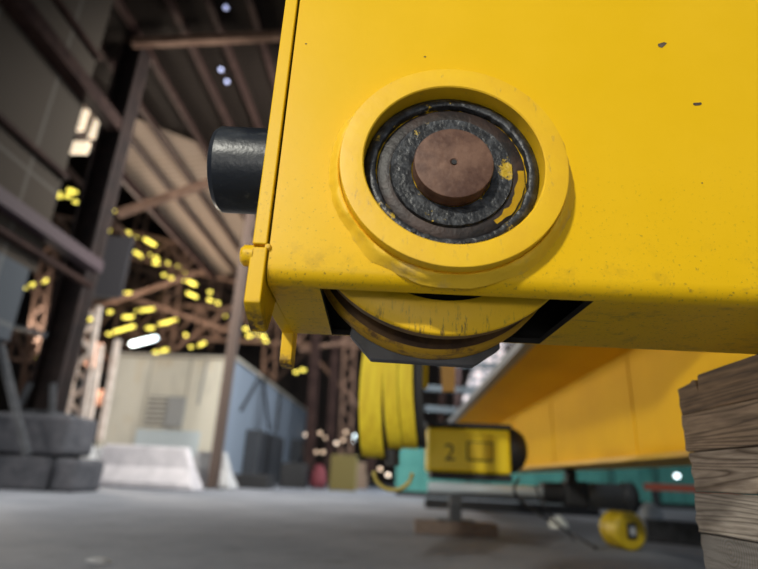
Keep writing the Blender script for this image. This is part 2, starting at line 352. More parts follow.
for (a, b, Y, wd, lab) in [
    ((60, 320), (230, 262), 22, .16, 'long brown brace rising right through the yellow lights'),
    ((95, 285), (240, 335), 23, .16, 'brown brace falling right toward the booth roof'),
    ((5, 265), (120, 370), 21.6, .16, 'brown brace crossing behind the large left column'),
    ((30, 360), (110, 245), 21, .14, 'brown brace leaning right behind the large left column'),
    ((130, 345), (215, 215), 26, .16, 'steep brown brace above the left half of the booth'),
    ((175, 350), (255, 290), 24, .16, 'brown brace meeting the thin grey column above the booth'),
    ((255, 400), (360, 300), 33, .16, 'brown brace rising right behind the yellow end-plate foot'),
    ((290, 330), (372, 420), 25.6, .16, 'dark brown brace falling toward the hanging yellow webbing'),
    ((60, 160), (130, 240), 17, .2, 'brown brace seen through the gap beside the top of the left wall'),
    ((300, 350), (372, 338), 21, .14, 'level brown brace left of the wheel under the crane truck'),
    ((0, 345), (27, 455), 8.0, .09, 'dark diagonal bar leaning on the concrete blocks at the left edge'),
    ((0, 322), (45, 335), 8.2, .08, 'thin dark level bar beside the large left column\'s lower part')]:
    bm = bmesh.new(); addbar(bm, at(*a, Y), at(*b, Y), wd); tag(obj('steel_brace', bm, brownst if Y > 10 else dsteel), lab, 'brace')
p = at(70, 420, 17)
for i, (x, y, sx, sz) in enumerate([(95, 355, .5, .9), (97, 398, .45, .6), (125, 404, .3, .4)]):
    c = at(x, y, 20); tag(obj('rusty_panel', box((c.x-sx/2, 19.95, c.z-sz/2), (c.x+sx/2, 20.05, c.z+sz/2)), mat('orange_rust', (.34, .15, .09), .8)),
        ['small orange-pink panel between the pale uprights, the upper one', 'small orange-pink panel between the pale uprights, the lower one', 'tiny orange-pink panel at the booth corner'][i], 'panel')
# openings at the top of the left wall showing daylight
daylight = mat('hazy_daylight', (1.0, .82, .60), emit=.75)
tag(obj('window_pane', box((0, 0, 0), (.52, .04, .72)), daylight), 'larger lit pane under the eave girder beside the large column', 'window')
C.objects[-1].location = at(87, 137, 10.4); C.objects[-1].rotation_euler = (0, R(8), 0)
tag(obj('window_pane', box((0, 0, 0), (.22, .04, .6)), daylight), 'narrow lit pane under the eave girder, left of the larger one', 'window')
C.objects[-1].location = at(74, 130, 10.4)
tag(obj('window_pane', box((0, 0, 0), (.48, .04, .34)), daylight), 'lowest lit pane, under the other two beside the large column', 'window')
C.objects[-1].location = at(67, 153, 10.5)

# lights / lit gaps among the trusses: px, py, length px, tilt deg
LT = [(57, 193, 8, 0), (68, 196, 7, 0), (74, 192, 7, 0), (77, 202, 8, 0), (58, 196, 8, 20), (70, 190, 6, 0), (102, 204, 3, 0), (114, 211, 3, 0),
      (105, 229, 12, 15), (126, 232, 11, 20), (123, 238, 6, 0), (135, 237, 5, 0), (150, 242, 15, 25), (140, 255, 15, 25), (154, 257, 12, 25), (156, 263, 7, 0), (167, 263, 8, 20),
      (181, 269, 14, 25), (164, 275, 4, 0), (171, 278, 7, 15), (183, 280, 6, 10), (192, 283, 11, 20), (192, 295, 13, 20), (210, 292, 5, 0), (210, 300, 6, 15), (218, 303, 5, 20), (224, 315, 6, 15),
      (26, 287, 17, -25), (44, 281, 11, -20), (51, 307, 5, 0), (124, 294, 15, -15), (77, 299, 3, 0), (104, 303, 6, 0), (90, 319, 10, -15), (110, 312, 6, -15),
      (145, 310, 19, -12), (128, 317, 11, -8), (168, 322, 19, -20), (151, 328, 10, -8), (124, 329, 22, -22), (109, 334, 5, 0), (161, 351, 16, -18), (186, 335, 4, 0), (191, 347, 4, 0), (202, 344, 9, -30),
      (52, 321, 4, 0), (33, 357, 4, 0), (38, 362, 3, 0), (62, 371, 6, -10), (246, 329, 6, 15), (254, 334, 6, 15), (263, 336, 7, 15), (249, 336, 6, 10), (258, 340, 6, 10), (266, 341, 5, 10), (296, 372, 5, 0), (303, 370, 6, 0), (88, 262, 3, 0)]
proto = None
def capsule(L_, r):
    bm = tube([(-L_/2-r, 0, 0), (-L_/2-r*.8, 0, 0), (-L_/2, 0, 0), (L_/2, 0, 0), (L_/2+r*.8, 0, 0), (L_/2+r, 0, 0)], [r*.1, r*.6, r, r, r*.6, r*.1], 10); return bm
for i, (x, y, ln, a) in enumerate(LT):
    Y = 23.0 + (i % 3); s = at(x, y, Y).length/FPX*.93
    o = obj('glowing_lamp', capsule(max(ln-3, .3)*s, 1.55*s if ln > 9 else 1.35*s), glowy, smooth=True)
    o.location = at(x, y, Y); o.rotation_euler = (0, R(a+2.6), 0)
    if x < 120 and y < 215: lb = 'small yellow light in the upper cluster left of the large column top'
    elif x < 95 and y > 315: lb = 'small dim yellow light behind the foot of the large left column'
    elif x < 95: lb = 'yellow light behind the lower part of the large left column'
    elif 150 < x < 235 and y < 318: lb = 'yellow light in the row sloping down to the thin brown column'
    elif x > 240 and x < 280: lb = 'yellow light in the cluster below the yellow sweep plate'
    elif x > 280: lb = 'faint yellow light just right of the yellow sweep plate foot'
    elif y < 300: lb = 'yellow light just right of the large left column, above the dark screen'
    else: lb = 'long yellow light a little above the white booth roof'
    tag(o, lb, 'light', lb.replace('light', 'lights', 1))
o = obj('glowing_lamp', capsule(.95, .11), gloww, smooth=True); o.location = at(144, 341, 21); o.rotation_euler = (0, R(-17), 0)
tag(o, 'brightest bluish-white tube light just above the white booth roof', 'light')
PL = [(306, 435, 'p'), (320, 433, 'd'), (336, 443, 'p'), (354, 436, 'w'), (346, 432, 'd'), (323, 452, 'd'), (343, 440, 'd'), (316, 452, 'd'), (352, 441, 'w'), (326, 438, 'd')]
glowd = mat('dim_warm_glow', (1.0, .72, .5), emit=1.2)
for x, y, k in PL:
    s = at(x, y, 30).length/FPX
    o = obj('glowing_lamp', capsule(.2*s, 1.7*s), {'p': glowp, 'w': gloww, 'd': glowd}[k], smooth=True); o.location = at(x, y, 30)
    tag(o, 'tiny round light in the dark gap between booth and webbing', 'light', 'round lights right of the booth')
for x, y, m, r, lab, Y in [(429, 409, gloww, 2.2, 'round white lamp above the left end of the yellow control box', 20), (475, 400, glowr, 2.0, 'small red-orange lamp below the bright window patch', 20),
                      (677, 476, gloww, 2.0, 'bright white lamp just left of the timber stack, in front of the teal wall', 12), (380, 469, glowd, 1.6, 'dim lamp seen inside the yellow loop under the webbing, left one', 18), (388, 475, glowp, 1.6, 'pale lamp seen inside the yellow loop under the webbing, right one', 18)]:
    s = at(x, y, Y).length/FPX; o = obj('glowing_lamp', capsule(.5*s, r*s), m, smooth=True); o.location = at(x, y, Y); tag(o, lab, 'light')

for x, y, lab in ((226, 7, 'tiny bluish light hole high in the dark roof, topmost of three'), (221, 69, 'tiny bluish light hole in the dark roof, middle of three, above the black bumper'), (227, 81, 'tiny bluish light hole in the dark roof, lowest of three, just above the black bumper')):
    d = ray(x, y); tt = (8.5+.15*7.3-.06)/(d.z-.15*d.x); p = Vector((0, 0, H))+d*tt
    o = obj('roof_light_hole', lathe([(.01, 0), (.045, 0), (.045, .03), (.01, .03)], 'Z', 16), mat('bluish_daylight', (.55, .62, 1.0), emit=1.1)); o.location = p-Vector((0, 0, .03)); tag(o, lab, 'light')
# ================================================================== LARGE LEFT COLUMN ON CONCRETE BLOCKS
cb = at(44, 414, 9.0); ct = at(136, 2, 9.0)
t = thing('steel_column', 'large dark H-section column standing on stacked concrete blocks at the left', 'column', (cb.x, 9.0, cb.z-.02))
dx = ct.x-cb.x; hh = roofz(cb.x)-cb.z
bm = bmesh.new(); ibeam(bm, (0, 0, 0), (0, 0, hh-.03), .40, .5, .04, up=(1, 0, 0)); obj('shaft', bm, mat('column_dark_paint', (.014, .010, .010), .75, spec=.2, var=(.028, .018, .016), scale=3), t)
obj('base_plate', box((-.36, -.34, -.0), (.36, .34, .05)), dsteel, t)
bm = bmesh.new()
for s in (-1, 1): addbar(bm, (s*.3, -.26, .03), (s*.2, -.26, .5), .03, .1)
obj('gusset', bm, dsteel, t)
def block(lo, hi, lab, m=conc):
    bm = bmesh.new(); addbox(bm, [-(hi[i]-lo[i])/2 for i in range(2)]+[0], [(hi[i]-lo[i])/2 for i in range(2)]+[hi[2]-lo[2]])
    bmesh.ops.bevel(bm, geom=bm.edges[:], offset=.07, segments=2, affect='EDGES', profile=.5)
    bmesh.ops.subdivide_edges(bm, edges=bm.edges[:], cuts=3, use_grid_fill=True)
    for v in bm.verts: v.co += noise.noise_vector(v.co*3+Vector(lo))*.018
    for v in bm.verts: v.co.z = max(v.co.z, .0)
    o = obj('concrete_block', bm, m); o.location = ((lo[0]+hi[0])/2, (lo[1]+hi[1])/2, lo[2]); return tag(o, lab, 'block')
y0 = 8.55; zb = .0; zm = at(40, 456, y0).z; zt = cb.z-.03
block((at(-45, 470, y0).x, y0, 0), (at(50, 470, y0).x, 9.5, zm), 'long low concrete block under the column, bottom left of the pile')
block((at(51.5, 470, y0).x, y0, 0), (at(76, 470, y0).x, 9.4, zm-.02), 'small concrete block at the right end of the pile under the large column')
block((at(-20, 430, y0).x, y0+.03, zm+.03), (at(67, 430, y0).x, 9.45, zt), 'upper concrete block carrying the large dark column')

# ================================================================== THIN COLUMN, BOOTH, BARRIERS
a = at(216, 462, 13.2); b = at(246, 216, 13.2)
t = thing('steel_column', 'slender brown column standing in front of the white booth', 'column', (a.x, 13.2, 0))
bm = bmesh.new(); ibeam(bm, (0, 0, 0), (0, 0, roofz(-4.5)-.04), .17, .24, .025, up=(1, 0, 0)); obj('shaft', bm, mat('column_brown', (.10, .07, .058), .6), t)
obj('base_plate', box((-.2, -.2, 0), (.2, .2, .04)), dsteel, t)

YB = 17.0
A0 = at(103, 470, YB); A1 = at(236, 352, YB); Al = at(116, 358, YB); ztb = (A1.z+Al.z)/2
bx0 = Al.x-.05; bx1 = A1.x; by1 = atx(308, 402, bx1).y
t = thing('site_booth', 'white flat-roofed booth with blue-grey side wall, on the floor at the left', 'building', (bx0, YB, 0))
W_ = bx1-bx0; D_ = by1-YB
obj('front_wall', box((0, 0, 0), (W_-.02, .12, ztb-.1)), boothm, t)
obj('side_wall', box((W_-.12, .125, 0), (W_, D_, ztb-.1)), sidem, t)
obj('back_wall', box((0, D_-.12, 0), (W_-.125, D_, ztb-.1)), sidem, t)
obj('left_wall', box((0, .125, 0), (.12, D_-.125, ztb-.1)), sidem, t)
obj('roof', box((-.1, -.1, ztb-.09), (W_+.1, D_+.1, ztb)), mat('booth_roof_edge', (.45, .40, .33), .8), t)
l = obj('louvre', box((at(147, 0, YB).x-bx0, -.03, 0), (at(168, 0, YB).x-bx0, 0, .1)), paleb, t); bpy.data.objects.remove(l)
lx0 = at(147, 410, YB).x-bx0; lx1 = at(167, 410, YB).x-bx0; lz0 = at(150, 426, YB).z; lz1 = at(150, 396, YB).z; lx2 = at(185, 410, YB).x-bx0
fr = obj('louvre', box((lx0, -.03, lz0), (lx1, -.002, lz1)), mat('louvre_dark', (.16, .16, .17), .8), t)
for i in range(6):
    z = lz0+(lz1-lz0)*(i+.5)/6; bm = bmesh.new(); addbox(bm, (lx0+.02, -.07, z-.035), (lx1-.02, -.03, z+.035)); obj('slat', bm, boothm, fr)
obj('wall_cabinet', box((lx1+.03, -.12, lz0), (lx2, -.002, lz1)), mat('cabinet_grey', (.32, .32, .31), .7), t)
px_ = at(204, 370, YB).x-bx0
obj('conduit', tube([(px_, -.06, at(204, 405, YB).z), (px_+.08, -.06, ztb-.12)], .035, 8), mat('conduit_grey', (.25, .24, .23), .6), t)
sd = obj('lower_panel', box((lx0-.2, -.02, .2), (at(198, 450, YB).x-bx0, -.002, lz0-.1)), mat('pale_blue_patch', (.52, .58, .60), .8), t)
bm = bmesh.new(); X = W_+.03
y_a = atx(243, 420, bx1).y-YB; 
def sp(x, y): q_ = atx(x, y, bx1); return Vector((W_+.04, q_.y-YB, q_.z))
for a_, b_ in (((240, 410), (259, 376)), ((262, 380), (268, 430)), ((279, 392), (275, 432))):
    bm = bmesh.new(); addbar(bm, sp(*a_), sp(*b_), .10); obj('wall_shadow_bar', bm, dsteel, t)  # dark bars standing in for diagonal shadows on the side wall
def sidebox(nm, x0, x1, ya, yb, dep, m):
    q0 = atx(x0, yb, bx1+dep); q1 = atx(x1, yb, bx1+dep); zz = atx(x0, ya, bx1+dep).z
    return box((0, 0, 0), (dep, max(.5, q1.y-q0.y), zz)), Vector((bx1+.03, q0.y, 0))
for (x0, x1, ya, lab) in ((255, 281, 428, 'tall dark cabinet standing against the blue side wall of the booth, left one'), (298, 312, 438, 'dark cabinet at the far end of the booth side wall, right one')):
    bm, loc = sidebox('', x0, x1, ya, 470, .5, dsteel)
    o = obj('dark_cabinet', bm, dsteel); bevel(o, .04); o.location = loc; tag(o, lab, 'cabinet')
bm = box((0, 0, 0), (1.1, .9, .35)); o = obj('dark_pallet', bm, darkm); bevel(o, .03); o.location = at(228, 474, 15.0); o.location.z = 0; tag(o, 'low dark crate on the floor at the booth\'s right corner', 'crate')

def barrier(px0, px1, ptop, Y, m, lab):
    a = at(px0, 480, Y).x; b = at(px1, 480, Y).x; h = at((px0+px1)/2, ptop, Y).z
    poly = [(-.35, 0), (.35, 0), (.35, .12), (.16, h*.5), (.12, h), (-.12, h), (-.16, h*.5), (-.35, .12)]
    bm = bmesh.new(); L_ = []
    for x, ins in ((0, 0), (b-a, 0)):
        L_.append([bm.verts.new((x+(-.35*(z/h) if x > 0 else .0), y, z)) for y, z in poly])
    n = len(poly); bm.faces.new(L_[0]); bm.faces.new(L_[1])
    for k in range(n): bm.faces.new((L_[0][k], L_[0][(k+1) % n], L_[1][(k+1) % n], L_[1][k]))
    o = obj('concrete_barrier', bm, m); bevel(o, .04); o.location = (a, Y, 0); return tag(o, lab, 'barrier')
barrier(99, 200, 446, 11.8, whitec, 'pinkish-white concrete barrier on the floor in front of the booth')
barrier(78, 99, 443, 12.4, paleb, 'short pale barrier stub left of the pinkish barrier')
barrier(192, 236, 452, 14.0, paleb, 'pale concrete barrier behind the pinkish one, at the thin column')
o = block((at(86, 440, 13.2).x, 13.2, 0), (at(104, 440, 13.2).x, 13.8, at(95, 447, 13.2).z), 'stack block behind the short pale barrier stub', paleb)

# floor bits and clutter at the far end
c = at(319, 470, 19); o = obj('clothed_bundle', tube([(0, 0, 0), (0, 0, .25), (0, 0, .55), (0, 0, .75)], [.25, .3, .22, .1], 12), redm, smooth=True); o.location = (c.x, 19, 0); tag(o, 'red bundle on the floor in the gap right of the booth', 'bundle')
for i, (x, ya, wd, m, lab) in enumerate([(343, 455, .8, mat('dull_yellow', (.14, .11, .03), .8), 'dull yellow crate on the far floor left of the hanging webbing'), (358, 462, .7, mat('dull_brown', (.18, .12, .08), .8), 'brown crate on the far floor behind the yellow webbing'), (293, 463, .8, darkm, 'black crate on the floor between the two dark cabinets')]):
    Y = (17, 20.6, 17.8)[i]; c = at(x, 470, Y); z = at(x, ya, Y).z; o = obj('storage_crate', box((-wd/2, 0, 0), (wd/2, .6, z)), m); bevel(o, .03); o.location = (c.x, Y, 0); tag(o, lab, 'crate')

# ================================================================== RIGHT BACKGROUND
YT = 15.0
t = thing('teal_container', 'long teal steel container behind the bridge girder', 'container', (at(395, 500, YT).x, YT, 0))
x1 = at(790, 500, YT).x-t.location.x; zt = at(540, 452, YT).z
bm = bmesh.new(); n = 60
for i in range(n):
    x = x1*i/n; w2 = x1/n
    addbox(bm, (x, 0 if i % 2 else .04, .12), (x+w2*1.001, .3, zt))
obj('corrugated_side', bm, teal, t); obj('top_rail', box((0, -.03, zt+.001), (x1, .3, zt+.12)), teal, t); obj('bottom_rail', box((0, -.03, 0), (x1, .3, .119)), darkm, t)
for x in (468, 610, 655):
    q_ = at(x, 490, YT).x-t.location.x; obj('corner_post', box((q_-.06, -.08, .12), (q_+.06, -.031, zt)), mat('deep_teal', (.04, .16, .15), .6), t)
# long dark skid in front of the container
o = obj('skid_rail', box((0, 0, 0), (at(600, 510, 9).x-at(425, 510, 9).x, .15, .14)), darkm); o.location = (at(425, 510, 9).x, 9, 0); tag(o, 'long black skid rail lying on the floor in front of the teal container', 'rail')
# bright distant window and walkway
m = brickmat('lit_window_sheets', (.9, .76, .74), (.55, .50, .52), (.2, .2, .22), .5, .35, .08, plane='XZ')
nt = m.node_tree; bs = nt.nodes['Principled BSDF']; nt.links.new(bs.inputs['Base Color'].links[0].from_socket, bs.inputs['Emission Color']); bs.inputs['Emission Strength'].default_value = .9
wa = at(462, 402, 24); wb = at(508, 340, 24)
bm = prism([(0, 0), (1.35, 0), (2.35, wb.z-wa.z), (.95, wb.z-wa.z)], 0, .1, 'XZ'); o = obj('window_bright', bm, m); o.location = wa; tag(o, 'hazy bright window far behind the wheel, right of the yellow webbing', 'window')
for i, (a, b, Y) in enumerate([((425, 388), (500, 392), 14), ((425, 408), (490, 414), 14), ((440, 364), (545, 368), 14), ((425, 425), (470, 430), 14)]):
    bm = bmesh.new(); addbar(bm, at(*a, Y), at(*b, Y), .13); tag(obj('walkway_rail', bm, mat('rail_blue_grey', (.14, .18, .22), .6)),
       ['second', 'third', 'top', 'lowest'][i] + ' blue-grey horizontal rail of the far walkway between wheel and control box', 'rail')
for i, (x, y0_, y1_, Y) in enumerate([(440, 440, 355, 16), (455, 440, 350, 17), (505, 400, 345, 16)]):
    bm = bmesh.new(); addbar(bm, at(x, y0_, Y), at(x+4, y1_, Y), .16); tag(obj('steel_post', bm, rustred), ['leftmost', 'middle', 'rightmost'][i]+' of the three dark uprights behind the walkway rails', 'post')

# bridge girder
GX = 1.31
YG0, YG1 = 1.75, 11.2
t = thing('bridge_girder', 'long yellow bridge girder running away behind the timber stack', 'girder', (GX, YG0, 0))
zb_ = .565; zf = 1.165; Lg = YG1-YG0
obj('web', box((0, 0, zb_+.025), (.3, Lg, zf)), yfar, t)
obj('bottom_flange', box((-.05, 0, zb_), (.42, Lg, zb_+.024)), mat('flange_yellow', (.86, .52, .06), .45), t)
obj('top_flange', prism([(-.47, zf+.09), (.0, zf+.001), (.40, zf+.001), (.40, zf+.15), (-.47, zf+.11)], 0, Lg, 'XZ'), yfar, t)
obj('edge_angle', box((-.55, 0, zf+.085), (-.475, Lg, zf+.15)), greym, t)
for y in (1.35, 3.0, 4.6, 6.4, 8): obj('stiffener', box((-.006, y, zb_+.025), (-.0005, y+.03, zf-.002)), yfar, t)
bm = bmesh.new()
# trolley gear beneath / before the girder: cross tube, motor, control box
Yc = 3.4
c0 = at(427, 474, Yc); c1 = at(510, 430, Yc)
t = thing('control_box', 'yellow box numbered 2 with black ends, beyond the wheel and under the girder', 'box', (c0.x, Yc, 0))
wbx = c1.x-c0.x; z0 = c0.z+.015; z1 = c1.z
bm = box((0, 0, z0), (wbx, .3, z1)); bevel(obj('housing', bm, ybright, t), .02, 3)
bm = box((-.01, -.02, z1+.001), (wbx+.01, .31, z1+.03)); bevel(obj('lid', bm, darkm, t), .008)
bm = box((.02, -.02, z0-.04), (wbx, .31, z0-.001)); bevel(obj('base_frame', bm, darkm, t), .008)
o = obj('end_motor', lathe([(.05, 0), (.135, .005), (.135, .05), (.10, .10), (.06, .12)], 'X', 24), darkm, t); o.location = (wbx+.001, .15, (z0+z1)/2+.02); sharp(o)
hx = at(468, 453, Yc).x-c0.x; hz = at(468, 450, Yc).z
obj('cover_gasket', box((hx-.008, -.006, at(480, 460, Yc).z-.008), (at(492, 450, Yc).x-c0.x+.008, -.0004, at(480, 443, Yc).z+.008)), mat('gasket_dark', (.12, .09, .02), .6), t)
bm = box((hx, -.02, at(480, 460, Yc).z), (at(492, 450, Yc).x-c0.x, -.0005, at(480, 443, Yc).z)); bevel(obj('raised_cover', bm, mat('cover_yellow', (.72, .50, .01), .5), t), .012)
cu = bpy.data.curves.new('digit', 'FONT'); cu.body = '2'; cu.size = .14; cu.extrude = .002
to = bpy.data.objects.new('digit', cu); C.objects.link(to); dg = bpy.context.evaluated_depsgraph_get(); me = bpy.data.meshes.new_from_object(to.evaluated_get(dg)); bpy.data.objects.remove(to)
me.materials.clear(); me.materials.append(mat('dark_paint_digit', (.16, .11, .02), .6))
do = bpy.data.objects.new('painted_number', me); C.objects.link(do); do.parent = t; do.location = (at(444, 456, Yc).x-c0.x, -.003, at(444, 460, Yc).z); do.rotation_euler = (PI/2, 0, 0)

Yt = 4.9
a = at(428, 487, Yt); b = at(560, 489, Yt)
t = thing('drive_shaft', 'grey drive tube with black motor lying level under the control box and girder', 'shaft', (a.x, Yt, a.z))
sx = b.x-a.x
obj('tube', tube([(0, 0, 0), (sx, 0, .0)], .045, 16), silver, t, True)
obj('coupling', tube([(sx*.86, 0, 0), (sx*1.02, 0, 0)], .085, 20), darkm, t)
e = at(629, 492, Yt).x-a.x; f0 = at(586, 492, Yt).x-a.x
o = obj('gearbox', box((sx*1.021, -.09, -.095), (f0, .09, .10)), darkm, t); bevel(o, .02)
obj('motor', tube([(f0+.001, 0, -.01), (f0+.05, 0, -.01), (e-.07, 0, -.01), (e-.06, 0, -.01), (e, 0, -.01)], [.09, .105, .105, .12, .12], 24), mat('motor_grey', (.11, .115, .12), .45), t)
obj('fan_cover', lathe([(.05, 0), (.122, .001), (.122, .03), (.10, .045)], 'X', 24), darkm, t); C.objects[-1].location = (e+.001, 0, -.01)
obj('hanger', box((sx*1.05, -.04, .101), (sx*1.12, .04, zb_-a.z-.001)), darkm, t)
# timber crib under drive tube
q = atz(455, 521, 0)
o = obj('timber_block', box((-.34, -.12, 0), (.34, .12, .10)), woodmat('crib_wood', (.30, .22, .18), (.22, .17, .14), 3)); bevel(o, .006); o.location = (at(455, 515, Yt).x, Yt, 0); tag(o, 'pale brown timber lying flat on the floor under the control box', 'timber')
t = thing('support_stand', 'dark steel stand on the flat timber, holding up the grey drive tube', 'stand', (at(455, 515, Yt).x, Yt, .101))
obj('foot_plate', box((-.15, -.08, 0), (.15, .08, .015)), dsteel, t); obj('upright', box((-.05, -.05, .016), (.05, .05, a.z-.101-.046)), dsteel, t)

# yellow cable drum lying on the floor
q = atz(618, 549, 0); Yd = q.y
rd = .13
t = thing('cable_drum', 'small yellow drum with black cap on the floor left of the timber stack', 'drum', (at(623, 530, Yd).x, Yd, rd+.002), R(14))
obj('shell', lathe([(.05, -.10), (rd-.02, -.10), (rd, -.085), (rd, .03), (rd-.012, .035), (rd-.012, .065), (rd, .07), (rd, .10), (rd-.015, .115), (.05, .115)], 'Y', 40), mat('drum_yellow', (.62, .44, .01), .5, var=(.42, .28, .01), scale=7), t); sharp(C.objects[-1])
o = obj('end_cap', box((-.045, -.118, -.055), (.035, -.101, .055)), darkm, t); bevel(o, .012)
o = obj('cap_window', box((-.025, -.122, -.025), (.015, -.1185, .03)), mat('cap_window_grey', (.45, .47, .5), .4), t)  # pale grey window set on the cap
# cables
def cable(pts, r, lab, m=darkm):
    P = [Vector(p) for p in pts]; out = []
    for i in range(len(P)-1):
        p0 = P[max(i-1, 0)]; p1 = P[i]; p2 = P[i+1]; p3 = P[min(i+2, len(P)-1)]
        for k in range(8):
            s = k/8; out.append(.5*((2*p1)+(-p0+p2)*s+(2*p0-5*p1+4*p2-p3)*s*s+(-p0+3*p1-3*p2+p3)*s**3))
    out.append(P[-1]); tag(obj('cable', tube(out, r, 8), m, smooth=True), lab, 'cable')
cable([at(519, 478, 3.45), at(520, 500, 3.45), atz(566, 530, .03), atz(596, 548, .012)], .009, 'black cable drooping from the control box to the yellow drum')
cable([at(535, 485, 3.6), at(548, 512, 3.7), atz(575, 540, .01)], .007, 'thinner black cable hanging from the drive tube to the floor')
# dark beam and debris at the right behind the timber
a = atz(655, 520, .0)
o = obj('steel_beam', bmesh.new(), dsteel); bpy.data.objects.remove(o)
bm = bmesh.new(); ibeam(bm, (0, 0, .09), (1.6, -1.4, .09), .12, .18, .02, up=(0, 0, 1)); o = obj('loose_beam', bm, dsteel); o.location = (at(655, 512, 5).x, 5.2, 0); tag(o, 'dark loose steel beam on the floor just left of the timber stack', 'beam')
bm = bmesh.new(); r_ = bmesh.ops.create_icosphere(bm, subdivisions=3, radius=.09)['verts']
for v in r_: v.co = Vector((v.co.x, v.co.y*.8, v.co.z*1.8+.14)); v.co += noise.noise_vector(v.co*8)*.05; v.co.z = max(0, v.co.z)
o = obj('plastic_sack', bm, mat('pale_plastic', (.30, .33, .36), .5), smooth=True); q = at(651, 500, 6); o.location = (q.x, 6, 0); tag(o, 'crumpled pale plastic sack on the floor beyond the yellow drum', 'sack')
o = obj('red_board', box((0, 0, 0), (1.3, .04, .09)), mat('dull_red', (.45, .10, .06), .7)); o.location = at(645, 487, 8.0); bpy.data.objects[o.name].location.z = at(645, 490, 8.0).z; tag(o, 'dull red board on grey trestles in front of the teal container', 'board')
for i, xx in enumerate((.1, 1.1)):
    q = bpy.data.objects['red_board'].location; o2 = obj('trestle', box((0, 0, 0), (.08, .06, q.z-.004)), dsteel); o2.location = (q.x+xx, q.y, 0); tag(o2, ['left', 'right'][i]+' grey trestle under the dull red board', 'trestle')
# floor bits: a puddle glint shaped as a white lump, and a pale scrap
o = obj('glint_and_scrap', bmesh.new(), paleb); bpy.data.objects.remove(o)
for (x, y, s, lab) in [(558, 528, .10, 'white puddle glint on the floor beside the black cable'), (98, 562, .055, 'flat pale scrap on the floor at the bottom left')]:
    bm = bmesh.new(); bmesh.ops.create_icosphere(bm, subdivisions=3, radius=s)
    for v in bm.verts: v.co += noise.noise_vector(v.co*14)*s*.5; v.co.z = max(.0, v.co.z*(.9 if y < 540 else .25)+.004)
    o = obj('glint_and_scrap', bm, mat('glint_white', (.9, .9, .82), .6) if y < 540 else paleb); o.location = atz(x, y); tag(o, lab, 'scrap')

# ================================================================== HANGING WEBBING ROLL (yellow flat belts hung over a dark block)
Yw = 2.5
c = at(390, 410, Yw)
SH = .012
t = thing('lifting_sling', 'hanging bundle of wide yellow lifting webbing just below the wheel', 'sling', (c.x, Yw, 0))
def strap(x0, x1, yoff, rx, cz, rz_, m, thick=.012, skew=0.0, name='webbing_band'):
    """closed loop of flat belt, width along X, loop in the YZ plane"""
    bm = bmesh.new(); n = 48; rings = []
    for k in range(n):
        a = 2*PI*k/n; cy, cz_ = math.cos(a), math.sin(a)
        sk = skew*cz_
        ring = []
        for (xx, rr) in ((x0, 1), (x1, 1), (x1, 0), (x0, 0)):
            th = thick*(1-rr)
            
            ring.append(bm.verts.new((xx+sk-.022*(1-cz_*cz_)-.006*cz_+.01+SH, yoff+cy*(rx-th), cz+cz_*(rz_-th))))
        rings.append(ring)
    for k in range(n):
        a_, b_ = rings[k], rings[(k+1) % n]
        for j in range(4): bm.faces.new((a_[j], a_[(j+1) % 4], b_[(j+1) % 4], b_[j]))
    o = obj(name, bm, m, t); sharp(o, 50); return o
zc = (at(385, 330, Yw).z+at(385, 463, Yw).z)/2; rz_ = (at(385, 330, Yw).z-at(385, 463, Yw).z)/2
xa = at(361, 410, Yw).x-c.x; xb = at(383, 410, Yw).x-c.x; xc = at(411, 410, Yw).x-c.x
strap(xa, xb-.004, 0, .16, zc+.02, rz_, yfab, skew=.01)
strap(xb, (xb+xc)/2-.002, -.01, .17, zc+.03, rz_-.03, yfab, skew=-.005)
strap((xb+xc)/2+.001, xc, -.01, .17, zc+.035, rz_-.03, yfab, skew=-.005)
strap(xb-.03, xc+.045, 0, .145, zc+.025, rz_-.045, mat('black_webbing', (.02, .02, .022), .7))
obj('hook_stem', tube([(.02, 0, zc-rz_+.06), (.02, 0, zc-rz_-.01)], .03, 12), darkm, t)
bm = bmesh.new(); P = []
hc = at(393, 472, Yw)
for k in range(15):
    a_ = PI+PI*k/14; P.append((hc.x-c.x+.085*math.cos(a_), 0, hc.z+.075*math.sin(a_)))
obj('hook_loop', tube(P, .009, 8), mat('hook_yellow', (.40, .32, .07), .5), t, True)
# it hangs from a bar under the truck's far side
zbar = zc+.025+rz_-.045-.014
bm = bmesh.new(); addbar(bm, (-.22, Yw, zbar-.0125), (.36, Yw, zbar-.0125), .025); addbox(bm, (.36, Yw-.0125, zbar-.025), (.385, Yw+.0125, 1.42)); addbar(bm, (.385, Yw, 1.4075), (.90, Yw, 1.4075), .025); addbox(bm, (.90, Yw-.02, zf+.105), (.93, Yw+.02, 1.42))
tag(obj('carrying_bar', bm, dsteel), 'dark level bar reaching out from the bridge girder, carrying the yellow webbing behind the truck', 'bar')
for (x, ya, w0, m, lab) in ((421, 388, .03, ybright, 'small yellow strap end just right of the hanging webbing, under the wheel'), (447, 392, .036, mat('dim_orange', (.30, .15, .02), .6), 'dim orange strap hanging between the webbing and the bright window')):
    q = at(x, ya, Yw); hh_ = zbar-.026-q.z
    o = obj('hanging_strap', prism([(-w0*.6, 0), (w0, 0), (w0*1.2, hh_), (-w0, hh_)], -.006, .006), m); bevel(o, .003); o.location = q; tag(o, lab, 'strap')

